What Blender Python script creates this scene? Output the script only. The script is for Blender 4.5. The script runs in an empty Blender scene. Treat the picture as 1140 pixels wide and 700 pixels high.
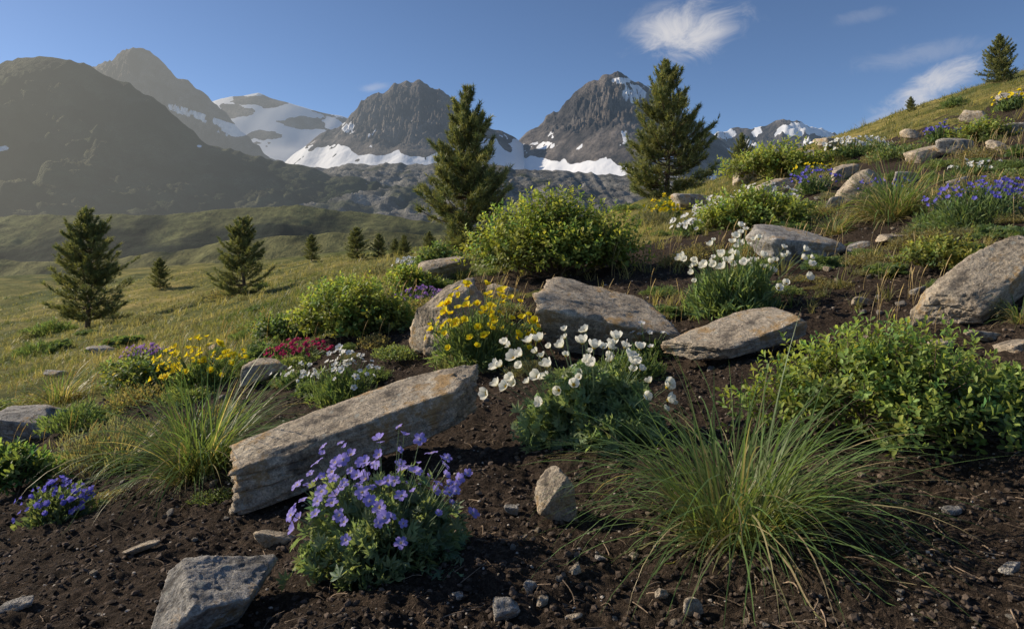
import bpy, math, numpy as np
from mathutils import Vector, Matrix, Euler
pi = math.pi
scene = bpy.context.scene
COL = scene.collection

# ---------------------------------------------------------------- noise
def _h(ix, iy, seed):
    n = (ix*374761393 + iy*668265263 + seed*144269504) & 0xffffffff
    n = ((n ^ (n >> 13))*1274126177) & 0xffffffff
    n = n ^ (n >> 16)
    return n/4294967296.0
def pn(x, y, seed=0):
    x = np.asarray(x, float); y = np.asarray(y, float)
    ix = np.floor(x).astype(np.int64); iy = np.floor(y).astype(np.int64)
    fx = x-ix; fy = y-iy
    ux = fx*fx*fx*(fx*(fx*6-15)+10); uy = fy*fy*fy*(fy*(fy*6-15)+10)
    def g(a, b):
        t = _h(ix+a, iy+b, seed)*2*pi
        return np.cos(t)*(fx-a)+np.sin(t)*(fy-b)
    return ((g(0,0)*(1-ux)+g(1,0)*ux)*(1-uy)+(g(0,1)*(1-ux)+g(1,1)*ux)*uy)*1.5
def fbm(x, y, o=4, seed=0, gain=.5):
    s = 0; a = 1; t = 0
    for i in range(o):
        s = s+a*pn(x*2**i+i*17.3, y*2**i-i*9.1, seed+i); t += a; a *= gain
    return s/t*1.3
def ridged(x, y, o=4, seed=0, gain=.5):
    s = 0; a = 1; t = 0
    for i in range(o):
        s = s+a*np.abs(pn(x*2**i+i*17.3, y*2**i-i*9.1, seed+i)); t += a; a *= gain
    return np.clip(s/t*2.2, 0, 1)
def vn3(P, seed=0):
    I = np.floor(P).astype(np.int64); f = P-I; u = f*f*(3-2*f); s = 0
    for a in (0,1):
        for b in (0,1):
            for c in (0,1):
                w = (u[:,0] if a else 1-u[:,0])*(u[:,1] if b else 1-u[:,1])*(u[:,2] if c else 1-u[:,2])
                s = s+w*_h(I[:,0]+a, I[:,1]+b+(I[:,2]+c)*7919, seed)
    return s*2-1
def fbm3(P, o=4, seed=0, gain=.5):
    s = 0; a = 1; t = 0
    for i in range(o):
        s = s+a*vn3(P*2**i+i*11.7, seed+i); t += a; a *= gain
    return s/t*1.3
def ss(x, a=0., b=1.):
    t = np.clip((x-a)/(b-a), 0, 1); return t*t*(3-2*t)
def nrm(v): return v/np.maximum(np.linalg.norm(v, axis=-1, keepdims=True), 1e-9)

# ---------------------------------------------------------------- terrain (image pixel rows chosen per image column and distance, converted to heights)
EYE = 1.0
BX = np.array([0,190,380,570,760,950,1140]); DXC = (BX-570)/760.
YR = [1,1.5,2,3,4.5,6.5,10,15,25,40,60,90,140,200]
VT = [[1000,950,950,920,900,900,850],
 [800,770,750,730,725,710,690],
 [700,670,650,630,620,600,580],
 [600,565,540,510,490,470,430],
 [530,485,445,415,400,370,320],
 [485,430,375,350,335,300,240],
 [450,400,335,295,280,235,180],
 [425,380,320,278,250,195,140],
 [395,358,308,270,228,165,100],
 [370,335,298,267,216,150,80],
 [345,315,288,268,214,146,77],
 [320,302,280,280,228,160,92],
 [306,298,288,310,270,210,140],
 [520,520,500,480,400,350,300]]
LY = np.linspace(0, math.log(200), 260); LX = np.linspace(-1.35, 1.35, 140)
E0 = (270-np.array(VT, float))/760.
tmp = np.array([np.interp(LY, np.log(YR), E0[:,j]) for j in range(7)]).T
G = np.zeros((260,140))
for i in range(260):
    r = np.interp(LX, DXC, tmp[i])
    sl = (tmp[i,-1]-tmp[i,-2])/.25; sr = (tmp[i,1]-tmp[i,0])/.25
    r = np.where(LX > .75, tmp[i,-1]+sl*(LX-.75)*.8, r); r = np.where(LX < -.75, tmp[i,0]+sr*(LX+.75)*.6, r)
    G[i] = r
for k in range(14):
    Gp = np.pad(G, 1, mode='edge'); Gp[0] = 2*Gp[1]-Gp[2]
    G = (Gp[1:-1,1:-1]*2+Gp[:-2,1:-1]+Gp[2:,1:-1]+Gp[1:-1,:-2]+Gp[1:-1,2:])/6
def Tb(x, y):
    yy = np.clip(y, 1, 199.9); dx = np.clip(x/yy, -1.34, 1.34)
    a = np.log(yy)/LY[-1]*259; b = (dx+1.35)/2.7*139
    i = np.minimum(a.astype(int), 258); j = np.minimum(b.astype(int), 138); fa = a-i; fb = b-j
    e = (G[i,j]*(1-fb)+G[i,j+1]*fb)*(1-fa)+(G[i+1,j]*(1-fb)+G[i+1,j+1]*fb)*fa
    z = EYE+e*yy
    k = ss(y, 195, 330)
    return z*(1-k)+(-95)*k
def soil(x, y):
    dx = np.clip(x/np.maximum(y, 1), -1.2, 1.2)
    yb = np.interp(dx, DXC, [6.3,7.0,7.8,9,13,20,25])
    return ss(yb*(1+.42*fbm(x*.6, y*.6, 4, 5))-y, -.6, .8)
def T(x, y):
    x = np.asarray(x, float); y = np.asarray(y, float)
    n = 1-ss(y, 9, 18)
    d = n*(.05*fbm(x*1.6, y*1.6, 2, 3)+.024*fbm(x*6, y*6, 3, 8)+.016*fbm(x*22, y*22, 3, 12))
    m = ss(y, 7, 25)*(1-ss(y, 150, 200))
    d = d+m*(.16*fbm(x*.5, y*.5, 4, 21)+ss(y, 18, 60)*.8*fbm(x*.07, y*.07, 3, 25))
    return Tb(x, y)+d
YS = np.exp(np.linspace(0, math.log(150), 4000))
def site(u, v):  # ground point where the ray through an image pixel meets the terrain
    dx = (u-570)/760.; e = (270-v)/760.
    t = T(dx*YS, YS); zr = EYE+e*YS
    w = np.nonzero(t >= zr)[0]
    if len(w): i = w[0]
    else: i = int(np.argmax(np.where(YS > 6, (t-EYE)/YS, -9)))
    y = YS[i]; return Vector((dx*y, y, float(t[i]))), y/760.

# ---------------------------------------------------------------- mesh helpers
def mk(name, V, F, mat, col=None, smooth=True, parent=None):
    me = bpy.data.meshes.new(name)
    Fs = F if isinstance(F, list) else [F]
    V = np.asarray(V, np.float32).reshape(-1, 3)
    me.vertices.add(len(V)); me.vertices.foreach_set('co', V.ravel())
    lp = np.concatenate([f.ravel() for f in Fs]).astype(np.int32)
    tot = np.concatenate([np.full(len(f), f.shape[1]) for f in Fs]).astype(np.int32)
    st = np.concatenate([[0], np.cumsum(tot)[:-1]]).astype(np.int32)
    me.loops.add(len(lp)); me.loops.foreach_set('vertex_index', lp)
    me.polygons.add(len(tot)); me.polygons.foreach_set('loop_start', st)
    me.polygons.foreach_set('use_smooth', np.full(len(tot), smooth))
    me.update(calc_edges=True); me.validate()
    if col is not None:
        c = np.ones((len(V), 4), np.float32); c[:, :3] = np.asarray(col).reshape(-1, 3)
        a = me.color_attributes.new('Col', 'FLOAT_COLOR', 'POINT'); a.data.foreach_set('color', c.ravel())
    me.materials.append(mat)
    o = bpy.data.objects.new(name, me); COL.objects.link(o)
    if parent: o.parent = parent
    return o
def empty(name, loc, label, cat, group=None, rz=0):
    o = bpy.data.objects.new(name, None); o.empty_display_size = .1; o.location = loc; o.rotation_euler = (0,0,rz)
    COL.objects.link(o); tag(o, label, cat, group); return o
def tag(o, label, cat, group=None, kind=None):
    o['label'] = label; o['category'] = cat
    if group: o['group'] = group
    if kind: o['kind'] = kind
def frames(d, hint):
    Y = nrm(d); X = nrm(np.cross(Y, hint)+1e-6); Z = np.cross(X, Y)
    return np.stack([X, Y, Z], axis=-1)
def stamp(tv, tf, M, P, S):
    S = np.asarray(S); 
    if S.ndim == 1: S = S[:, None].repeat(3, 1)
    V = np.einsum('nij,nkj->nki', M, tv[None]*S[:, None, :])+P[:, None]
    F = tf[None]+(np.arange(len(P))*len(tv))[:, None, None]
    return V.reshape(-1, 3), F.reshape(-1, tf.shape[1])
def join(parts):
    Vs, Fs, Cs = [], {}, []; n = 0
    for V, F, C in parts:
        V = V.reshape(-1, 3); Vs.append(V); Cs.append(np.broadcast_to(C, V.shape) if np.ndim(C) < 2 else np.asarray(C).reshape(-1, 3))
        for f in (F if isinstance(F, list) else [F]): Fs.setdefault(f.shape[1], []).append(f+n)
        n += len(V)
    return np.concatenate(Vs), [np.concatenate(v) for v in Fs.values()], np.concatenate(Cs)
def tubes(P, rad, k=5):
    N, m, _ = P.shape
    t = nrm(np.gradient(P, axis=1)); ref = np.array([.31,.77,.2])
    X = nrm(np.cross(t, ref)); Y = np.cross(t, X)
    a = np.arange(k)*2*pi/k
    V = P[:, :, None]+rad[:, :, None, None]*(X[:, :, None]*np.cos(a)[:, None]+Y[:, :, None]*np.sin(a)[:, None])
    i = np.arange(m-1)[:, None]; j = np.arange(k)[None]
    q = np.stack([i*k+j, i*k+(j+1) % k, (i+1)*k+(j+1) % k, (i+1)*k+j], -1).reshape(-1, 4)
    F = (q[None]+(np.arange(N)*m*k)[:, None, None]).reshape(-1, 4)
    return V.reshape(-1, 3), F
def bez(A, B, C, m):
    t = np.linspace(0, 1, m)[None, :, None]
    return A[:, None]*(1-t)**2+2*B[:, None]*t*(1-t)+C[:, None]*t*t
def blades(base, az, th0, kap, L, w, seg, rng, c0, c1):
    N = len(base); t = np.linspace(0, 1, seg+1)
    th = th0[:, None]+kap[:, None]*t[None]**1.3
    ds = (L/seg)[:, None]
    r = np.cumsum(np.sin(th)*ds, 1)-np.sin(th[:, :1])*ds; h = np.cumsum(np.cos(th)*ds, 1)-np.cos(th[:, :1])*ds
    D = np.stack([np.cos(az), np.sin(az), az*0], -1)
    C = base[:, None]+r[..., None]*D[:, None]; C[..., 2] += h
    Wd = np.stack([-np.sin(az), np.cos(az), rng.uniform(-.5, .5, N)], -1)
    ww = (w[:, None]*(1.02-t[None]**2.2)*.5)[..., None]
    V = np.stack([C-Wd[:, None]*ww, C+Wd[:, None]*ww], 2).reshape(N, -1, 3)
    i = np.arange(seg); q = np.stack([i*2, i*2+1, i*2+3, i*2+2], -1)
    F = (q[None]+(np.arange(N)*(seg+1)*2)[:, None, None]).reshape(-1, 4)
    tc = np.clip(t*1.3, 0, 1)[None, :, None, None]
    cc = c0[:, None, None]*(1-tc)+c1[:, None, None]*tc
    cc = np.broadcast_to(cc, (N, seg+1, 2, 3)).reshape(-1, 3)
    return V.reshape(-1, 3), F, cc
LEAF = np.array([[0,0,0],[-.5,.52,.10],[0,.5,0],[.5,.52,.10],[0,1,-.12]]); LEAFF = np.array([[0,2,1],[0,3,2],[1,2,4],[2,3,4]])
OLEAF = np.array([[0,0,0],[-.30,.32,.05],[0,.34,0],[.30,.32,.05],[-.46,.66,.08],[0,.68,0],[.46,.66,.08],[-.16,.96,-.02],[.16,.96,-.02]])
OLEAFF = np.array([[0,2,1],[0,3,2],[1,2,4],[2,5,4],[2,3,5],[3,6,5],[4,5,7],[5,8,7],[5,6,8]])
def palmate():
    Vs = []; Fs = []
    for k, (a, l) in enumerate([(-1.25,.7),(-.62,.92),(0,1),(.62,.92),(1.25,.7)]):
        v = LEAF*np.array([.28,l,.8]); c, s = math.cos(a), math.sin(a)
        v = v@np.array([[c,s,0],[-s,c,0],[0,0,1]]); v[:, 2] += .03*k % .05
        Vs.append(v); Fs.append(LEAFF+5*k)
    return np.concatenate(Vs), np.concatenate(Fs)
PALM, PALMF = palmate()

# ---------------------------------------------------------------- materials
def nt(name):
    m = bpy.data.materials.new(name); m.use_nodes = True; t = m.node_tree; t.nodes.clear()
    return m, t, t.nodes, t.links
def ND(N, typ, **k):
    n = N.new(typ)
    for a, b in k.items(): setattr(n, a, b)
    return n
def noise(N, L, vec, sc, det=4, rough=.6):
    n = N.new('ShaderNodeTexNoise'); n.inputs['Scale'].default_value = sc; n.inputs['Detail'].default_value = det; n.inputs['Roughness'].default_value = rough
    if vec is not None: L.new(vec, n.inputs['Vector'])
    return n.outputs['Fac']
def ramp(N, L, fac, stops):
    r = N.new('ShaderNodeValToRGB'); e = r.color_ramp.elements
    while len(e) < len(stops): e.new(.5)
    for i, (p, c) in enumerate(stops): e[i].position = p; e[i].color = (*c, 1) if len(c) == 3 else c
    L.new(fac, r.inputs[0]); return r.outputs[0]
def mixc(N, L, f, a, b, mode='MIX'):
    m = N.new('ShaderNodeMix'); m.data_type = 'RGBA'; m.blend_type = mode
    for s, v in ((m.inputs[0], f), (m.inputs[6], a), (m.inputs[7], b)):
        if hasattr(v, 'links'): L.new(v, s)
        elif isinstance(v, tuple): s.default_value = (*v, 1)
        else: s.default_value = v
    return m.outputs[2]
def math_(N, L, op, a, b=0., clamp=False, c=None):
    m = N.new('ShaderNodeMath'); m.operation = op; m.use_clamp = clamp
    if c is not None: m.inputs[2].default_value = c
    for s, v in ((m.inputs[0], a), (m.inputs[1], b)):
        if hasattr(v, 'links'): L.new(v, s)
        else: s.default_value = v
    return m.outputs[0]
def bump(N, L, h, st, dist):
    b = N.new('ShaderNodeBump'); b.inputs['Strength'].default_value = st; b.inputs['Distance'].default_value = dist
    L.new(h, b.inputs['Height']); return b.outputs[0]
def foliage(name, trans=.35, rough=.5, spec=.3, tint=(1.35,1.3,.65), gain=1., sat=1.):
    m, t, N, L = nt(name)
    at = ND(N, 'ShaderNodeAttribute', attribute_name='Col')
    hs = N.new('ShaderNodeHueSaturation'); L.new(at.outputs['Color'], hs.inputs['Color']); hs.inputs['Value'].default_value = gain; hs.inputs['Saturation'].default_value = sat
    p = N.new('ShaderNodeBsdfPrincipled'); L.new(hs.outputs[0], p.inputs['Base Color']); p.inputs['Roughness'].default_value = rough
    p.inputs['Specular IOR Level'].default_value = spec
    tr = N.new('ShaderNodeBsdfTranslucent'); L.new(mixc(N, L, 1., hs.outputs[0], tint, 'MULTIPLY'), tr.inputs['Color'])
    mx = N.new('ShaderNodeMixShader'); mx.inputs[0].default_value = trans
    L.new(p.outputs[0], mx.inputs[1]); L.new(tr.outputs[0], mx.inputs[2])
    o = N.new('ShaderNodeOutputMaterial'); L.new(mx.outputs[0], o.inputs[0]); return m
M_LEAF = foliage('leaf_green', .48, gain=2.5, sat=.93); M_GRASS = foliage('grass_blade', .48, .42, gain=2.25, sat=.92); M_PETAL = foliage('petal', .45, .6, .15, (1,1,1), 1.05)
M_NEEDLE = foliage('pine_needle', .28, .5, .3, gain=2.2, sat=.9); M_STEM = foliage('stem', .15, gain=2.0)
def haze(N, L, shader):  # distance haze painted in as emission, warmer and thicker to the left
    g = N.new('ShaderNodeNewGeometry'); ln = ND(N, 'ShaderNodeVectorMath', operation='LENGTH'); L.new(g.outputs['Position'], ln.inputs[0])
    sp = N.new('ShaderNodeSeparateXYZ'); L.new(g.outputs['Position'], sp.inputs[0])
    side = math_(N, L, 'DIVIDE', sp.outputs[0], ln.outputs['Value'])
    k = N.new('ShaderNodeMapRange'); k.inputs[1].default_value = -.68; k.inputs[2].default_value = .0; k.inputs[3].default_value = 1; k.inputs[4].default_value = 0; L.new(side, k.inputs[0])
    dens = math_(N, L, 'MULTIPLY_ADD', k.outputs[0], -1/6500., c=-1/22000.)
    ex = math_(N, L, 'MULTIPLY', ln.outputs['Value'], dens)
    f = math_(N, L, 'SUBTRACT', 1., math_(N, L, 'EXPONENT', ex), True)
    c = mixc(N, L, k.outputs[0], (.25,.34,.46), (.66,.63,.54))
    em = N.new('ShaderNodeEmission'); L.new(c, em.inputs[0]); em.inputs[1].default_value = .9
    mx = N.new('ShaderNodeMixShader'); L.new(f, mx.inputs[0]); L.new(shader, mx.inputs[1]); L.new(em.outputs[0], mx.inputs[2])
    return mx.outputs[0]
def far_mat(name, sc, bst, bd, rough=.95):
    m, t, N, L = nt(name); at = ND(N, 'ShaderNodeAttribute', attribute_name='Col'); tc = N.new('ShaderNodeTexCoord')
    n1 = noise(N, L, tc.outputs['Object'], sc, 6, .72); n2 = noise(N, L, tc.outputs['Object'], sc*.15, 3)
    v = ramp(N, L, n1, [(.3,(.4,.4,.4)),(.7,(1.5,1.5,1.5))]); v2 = ramp(N, L, n2, [(.3,(.8,.78,.76)),(.7,(1.15,1.17,1.2))])
    c = mixc(N, L, 1., at.outputs['Color'], mixc(N, L, 1., v, v2, 'MULTIPLY'), 'MULTIPLY')
    sn = ND(N, 'ShaderNodeAttribute', attribute_name='Snow'); k = math_(N, L, 'ADD', sn.outputs['Fac'], math_(N, L, 'MULTIPLY', n1, .5))
    k2 = N.new('ShaderNodeMapRange'); k2.inputs[1].default_value = .70; k2.inputs[2].default_value = .78; L.new(k, k2.inputs[0])
    c = mixc(N, L, k2.outputs[0], c, (.86,.86,.87))
    p = N.new('ShaderNodeBsdfPrincipled'); L.new(c, p.inputs['Base Color']); p.inputs['Roughness'].default_value = rough; p.inputs['Specular IOR Level'].default_value = .1
    b = N.new('ShaderNodeBump'); b.inputs['Distance'].default_value = bd; L.new(n1, b.inputs['Height'])
    L.new(math_(N, L, 'MULTIPLY_ADD', k2.outputs[0], -.95*bst, c=bst), b.inputs['Strength']); L.new(b.outputs[0], p.inputs['Normal'])
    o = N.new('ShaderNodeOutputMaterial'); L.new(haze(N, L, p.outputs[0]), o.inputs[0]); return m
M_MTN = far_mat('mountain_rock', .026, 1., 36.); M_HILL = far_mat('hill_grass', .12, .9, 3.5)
def rock_mat(name, a, b, c, lich):
    m, t, N, L = nt(name); tc = N.new('ShaderNodeTexCoord'); O = tc.outputs['Object']
    n1 = noise(N, L, O, 5, 6, .7); n2 = noise(N, L, O, 30, 6, .75); n3 = noise(N, L, O, 130, 2, .7)
    col = ramp(N, L, n1, [(.28,a),(.5,b),(.72,c)])
    col = mixc(N, L, .9, col, ramp(N, L, n2, [(.30,(.25,.23,.21)),(.46,(.9,.9,.9)),(.70,(1.6,1.55,1.46))]), 'MULTIPLY')
    col = mixc(N, L, .7, col, ramp(N, L, n3, [(.3,(.5,.48,.46)),(.7,(1.4,1.4,1.4))]), 'MULTIPLY')
    vo = N.new('ShaderNodeTexVoronoi'); vo.inputs['Scale'].default_value = 14; L.new(O, vo.inputs['Vector'])
    lm = math_(N, L, 'ADD', vo.outputs['Distance'], math_(N, L, 'MULTIPLY', n2, .9))
    lf = ramp(N, L, lm, [(.54,(lich,)*3),(.62,(0,0,0))]); col = mixc(N, L, lf, col, (.54,.54,.47))
    lo = noise(N, L, O, 4.3, 6, .75); col = mixc(N, L, ramp(N, L, lo, [(.54,(0,0,0)),(.62,(.8,.8,.8))]), col, (.46,.28,.11))
    col = mixc(N, L, ramp(N, L, lo, [(.38,(.85,.85,.85)),(.45,(0,0,0))]), col, (.12,.105,.09))
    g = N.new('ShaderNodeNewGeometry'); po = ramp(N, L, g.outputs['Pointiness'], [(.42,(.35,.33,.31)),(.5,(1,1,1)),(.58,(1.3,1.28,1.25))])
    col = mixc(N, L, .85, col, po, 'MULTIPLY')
    p = N.new('ShaderNodeBsdfPrincipled'); L.new(col, p.inputs['Base Color']); p.inputs['Roughness'].default_value = .9; p.inputs['Specular IOR Level'].default_value = .2
    h = math_(N, L, 'ADD', math_(N, L, 'MULTIPLY', n2, 1.2), math_(N, L, 'MULTIPLY', n3, .3))
    L.new(bump(N, L, h, 1., .028), p.inputs['Normal'])
    o = N.new('ShaderNodeOutputMaterial'); L.new(p.outputs[0], o.inputs[0]); return m
M_TAN = rock_mat('sandstone', (.30,.24,.175),(.52,.44,.34),(.68,.60,.48), .6)
M_GREY = rock_mat('grey_stone', (.24,.23,.21),(.43,.405,.37),(.58,.55,.50), .7)
def soil_nodes(N, L, O):
    n1 = noise(N, L, O, 3, 4); n2 = noise(N, L, O, 60, 6, .75); n3 = noise(N, L, O, 250, 2)
    c = ramp(N, L, n2, [(.3,(.018,.0135,.010)),(.5,(.064,.048,.036)),(.68,(.16,.115,.083))])
    c = mixc(N, L, .6, c, ramp(N, L, n1, [(.35,(.65,.62,.6)),(.65,(1.3,1.25,1.2))]), 'MULTIPLY')
    return c, math_(N, L, 'ADD', n2, math_(N, L, 'MULTIPLY', n3, .4))
m, t, N, L = nt('ground_soil_and_turf'); M_GROUND = m
tc = N.new('ShaderNodeTexCoord'); O = tc.outputs['Object']
sc, sh = soil_nodes(N, L, O)
g1 = noise(N, L, O, .35, 5, .65); g2 = noise(N, L, O, 5, 6, .75); g3 = noise(N, L, O, .06, 3)
gc = ramp(N, L, g1, [(.3,(.075,.095,.03)),(.5,(.19,.19,.068)),(.7,(.37,.32,.145))])
gc = mixc(N, L, .95, gc, ramp(N, L, g2, [(.3,(.28,.31,.28)),(.7,(1.6,1.5,1.36))]), 'MULTIPLY')
gc = mixc(N, L, .9, gc, ramp(N, L, g3, [(.4,(.5,.62,.5)),(.6,(1.35,1.2,1.0))]), 'MULTIPLY')
at = ND(N, 'ShaderNodeAttribute', attribute_name='Col'); sp = N.new('ShaderNodeSeparateColor'); L.new(at.outputs['Color'], sp.inputs[0])
f = math_(N, L, 'ADD', sp.outputs[0], math_(N, L, 'MULTIPLY_ADD', g2, .8, c=-.4))
fr = N.new('ShaderNodeMapRange'); fr.inputs[1].default_value = .4; fr.inputs[2].default_value = .6; L.new(f, fr.inputs[0])
c = mixc(N, L, fr.outputs[0], gc, sc)
p = N.new('ShaderNodeBsdfPrincipled'); L.new(c, p.inputs['Base Color']); p.inputs['Roughness'].default_value = .97; p.inputs['Specular IOR Level'].default_value = .1
L.new(bump(N, L, math_(N, L, 'ADD', sh, math_(N, L, 'MULTIPLY', g2, 2.5)), 1., .03), p.inputs['Normal'])
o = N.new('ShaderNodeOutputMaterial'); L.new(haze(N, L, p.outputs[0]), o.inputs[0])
def simple(name, attr=True, colr=(.1,.1,.1), sc=40, rough=.95, bd=.004):
    m, t, N, L = nt(name); tc = N.new('ShaderNodeTexCoord'); n = noise(N, L, tc.outputs['Object'], sc, 4, .7)
    if attr: src = ND(N, 'ShaderNodeAttribute', attribute_name='Col').outputs['Color']
    else:
        r = N.new('ShaderNodeRGB'); r.outputs[0].default_value = (*colr, 1); src = r.outputs[0]
    c = mixc(N, L, .9, src, ramp(N, L, n, [(.3,(.5,.5,.5)),(.7,(1.5,1.5,1.5))]), 'MULTIPLY')
    p = N.new('ShaderNodeBsdfPrincipled'); L.new(c, p.inputs['Base Color']); p.inputs['Roughness'].default_value = rough; p.inputs['Specular IOR Level'].default_value = .15
    L.new(bump(N, L, n, .8, bd), p.inputs['Normal']); o = N.new('ShaderNodeOutputMaterial'); L.new(p.outputs[0], o.inputs[0]); return m
M_CLOD = simple('soil_crumb'); M_PEB = simple('pebble_stone', sc=60); M_TWIG = simple('dead_twig', sc=50); M_BARK = simple('bark', False, (.14,.10,.07), 12, .95, .02)

# ---------------------------------------------------------------- ground sheet
ys = np.concatenate([np.linspace(-2.5, .95, 40), np.exp(np.linspace(0, math.log(10), 440)), np.exp(np.linspace(math.log(10.15), math.log(18000), 330))])
cx = np.linspace(-1, 1, 620); cx = cx*(.75+.25*cx**2)
Yg = ys[:, None]+cx[None]*0; Xg = cx[None]*(np.maximum(ys, 0)[:, None]*1.35+1.4)
Zg = T(Xg, Yg)
idx = np.arange(len(ys)*620).reshape(len(ys), 620)
F = np.stack([idx[:-1,:-1], idx[:-1,1:], idx[1:,1:], idx[1:,:-1]], -1).reshape(-1, 4)
sm = soil(Xg, Yg); cc = np.stack([sm, sm, sm], -1)
g = mk('ground', np.stack([Xg, Yg, Zg], -1), F, M_GROUND, cc); tag(g, 'dark crumbly soil slope running into grassy alpine meadow', 'ground', kind='structure')

# ---------------------------------------------------------------- hills and mountains
def mountain(name, label, pts, D, Wf, Wb, p, A, lam, J, seed, snow, rock, nu=420, nr=170, base=-95, mat=None, cat='mountain', crag=1., calm=0., soft=0., cr=(.64, .84)):
    pts = np.array(pts, float); u = np.linspace(pts[0,0], pts[-1,0], nu)
    v = np.interp(u, pts[:,0], pts[:,1]); x = (u-570)/760*D
    jag = np.abs(pn(x/(lam*.30), x*0+.5, seed+9))*1.2+np.abs(pn(x/(lam*.12), x*0+.5, seed+10))*.6
    Hc = EYE+(270-v)/760*D+J*(.9-jag*1.6)
    rho = np.concatenate([-np.linspace(1, 0, int(nr*.8))**1.15, np.linspace(0, 1, int(nr*.2))[1:]])
    X = x[None]+rho[:, None]*0; Rr = rho[:, None]+x[None]*0
    off = .10*Wf*fbm(X/(lam*2), X*0+3.3, 3, seed+4)
    Y = D+np.where(Rr < 0, Rr*Wf, Rr*Wb)+off*(1-np.abs(Rr))
    a = np.abs(Rr)
    s = (1-a)**abs(p)
    dY = D-Y
    wx = (X+.55*dY*np.sin(X/(lam*2.6)+seed))/lam+.5*fbm(X/lam*.8, Y/lam*.8, 4, seed+1); gy = Y/(lam*3.2)+.5*fbm(X/lam+9, Y/lam, 3, seed+2)
    n = ridged(wx, gy, 2, seed, .5)
    r1 = ridged(X/lam*1.5+Y/lam*1.5, Y/lam*2.6-X/lam*1.3, 5, seed+7, .62)
    r2 = ridged(X/lam*4.0-Y/lam*4.2, Y/lam*6.5+X/lam*2.8, 4, seed+17, .65)
    hfrac = s*(Hc[None]-base)/max(1., float(Hc.max()-base))
    cal = 1-calm*(1-ss(hfrac+.05*fbm(X/lam, Y/lam, 3, seed+40), cr[0], cr[1]))
    rel = (A*(1-n)*.70*ss(a, 0, .55)+.52*A*crag*(1-r1)*ss(a, -.02, .30)+.24*A*crag*(1-r2)*ss(a, -.01, .12))*cal+A*.42*(1-cal)*ss(a, 0, .5)
    f = s*(1-rel)
    if soft: f = f*(1+soft*fbm(X/lam*.8, Y/lam*.8, 3, seed+30)*ss(a, 0, .3))
    Z = base+(Hc[None]-base)*f
    # smooth the crest jaggedness out of the calm snow below
    k_ = np.ones(25)/25; Hs = np.convolve(np.pad(Hc, 12, mode='edge'), k_, 'valid')
    Z = Z*cal+(base+(Hs[None]-base)*f)*(1-cal)
    taper = ss(np.minimum(np.arange(nu), nu-1-np.arange(nu))/(nu*.06))
    Z = base+(Z-base)*taper[None]
    P = np.stack([X, Y, Z], -1)
    du = np.gradient(P, axis=1); dv = np.gradient(P, axis=0); nz = nrm(np.cross(du, dv))[..., 2]
    U = 570+760*X/Y
    VV = 270-(Z-EYE)/Y*760
    sn = snow(U, VV, n, r1, a, X, Y)
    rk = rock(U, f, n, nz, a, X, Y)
    R_, C_ = X.shape; idx = np.arange(R_*C_).reshape(R_, C_)
    F = np.stack([idx[:-1,:-1], idx[:-1,1:], idx[1:,1:], idx[1:,:-1]], -1).reshape(-1, 4)
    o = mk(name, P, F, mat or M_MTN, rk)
    at = o.data.attributes.new('Snow', 'FLOAT', 'POINT'); at.data.foreach_set('value', np.asarray(sn, np.float32).ravel())
    tag(o, label, cat, kind='structure'); return o
def c3(a, b, t): return np.array(a)*(1-t[..., None])+np.array(b)*t[..., None]
def rockc(U, f, n, nz, a, X, Y):
    return c3((.085,.077,.072), (.235,.20,.17), ss(fbm(X/130, Y/130, 5, 77)+.5*(n-.5), -.5, .5))
def blob(U, f, u0, f0, ru, rf): return np.exp(-((U-u0)/ru)**2-((f-f0)/rf)**2)
def sn_right(U, V, n, r1, a, X, Y):
    w = fbm(X/190, Y/300, 4, 31); top = np.interp(U, [540,575,600,640,680,700,740,800], [156,165,175,179,175,182,190,215])
    s = ss(V-top+12*w, -1, 3)*.9; w = ss(fbm(X/45, Y/45, 4, 5), -.5, .1)
    s = np.maximum(s, blob(U, V, 706, 104, 14, 12)*1.2*w); s = np.maximum(s, blob(U, V, 692, 90, 14, 4)*w)
    s = np.maximum(s, ss(fbm(X/80+5, Y/150, 4, 55), .36, .48)*ss(V, 112, 125)*.85)
    return np.maximum(s, blob(U, V, 604, 162, 18, 5)*1.*w)
def sn_center(U, V, n, r1, a, X, Y):
    w = fbm(X/190, Y/300, 4, 32); top = np.interp(U, [300,340,372,400,430,480,520,540,575,600], [156,158,164,170,174,170,164,150,155,160])
    s = ss(V-top+12*w, -1, 3)*.9; w2 = ss(fbm(X/45, Y/45, 4, 6), -.5, .1)
    s = np.maximum(s, ss(fbm(X/80+2, Y/150, 4, 56), .44, .55)*ss(V, 118, 130)*.85)
    s = s*(1-.9*ss(fbm(X/140+7, Y/200, 4, 57), .28, .40))
    return np.maximum(s, blob(U, V, 388, 142, 9, 9)*1.*w2)
def sn_glac(U, V, n, r1, a, X, Y):
    w = fbm(X/230, Y/230, 5, 41)
    rk = np.maximum(blob(U, V, 290, 112, 32, 8), blob(U, V, 258, 124, 24, 8)); rk = np.maximum(rk, blob(U, V, 335, 137, 26, 6)); rk = np.maximum(rk, blob(U, V, 300, 150, 22, 5)); return np.clip(.95-ss(w*.8+rk*.85, .24, .36), 0, 1)
def sn_far(U, V, n, r1, a, X, Y):
    return ss(fbm(X/230, Y/230, 5, 47)+.6*blob(U, V, 890, 150, 50, 14)-.12, .1, .22)*.95
def sn_left(U, V, n, r1, a, X, Y):
    w = fbm(X/70, Y/40, 4, 51); return np.maximum(blob(U, V, 2, 165, 10, 5), blob(U, V, 222, 163, 5, 2.5)*.8)*ss(w, -.6, 0)*.9
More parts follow.
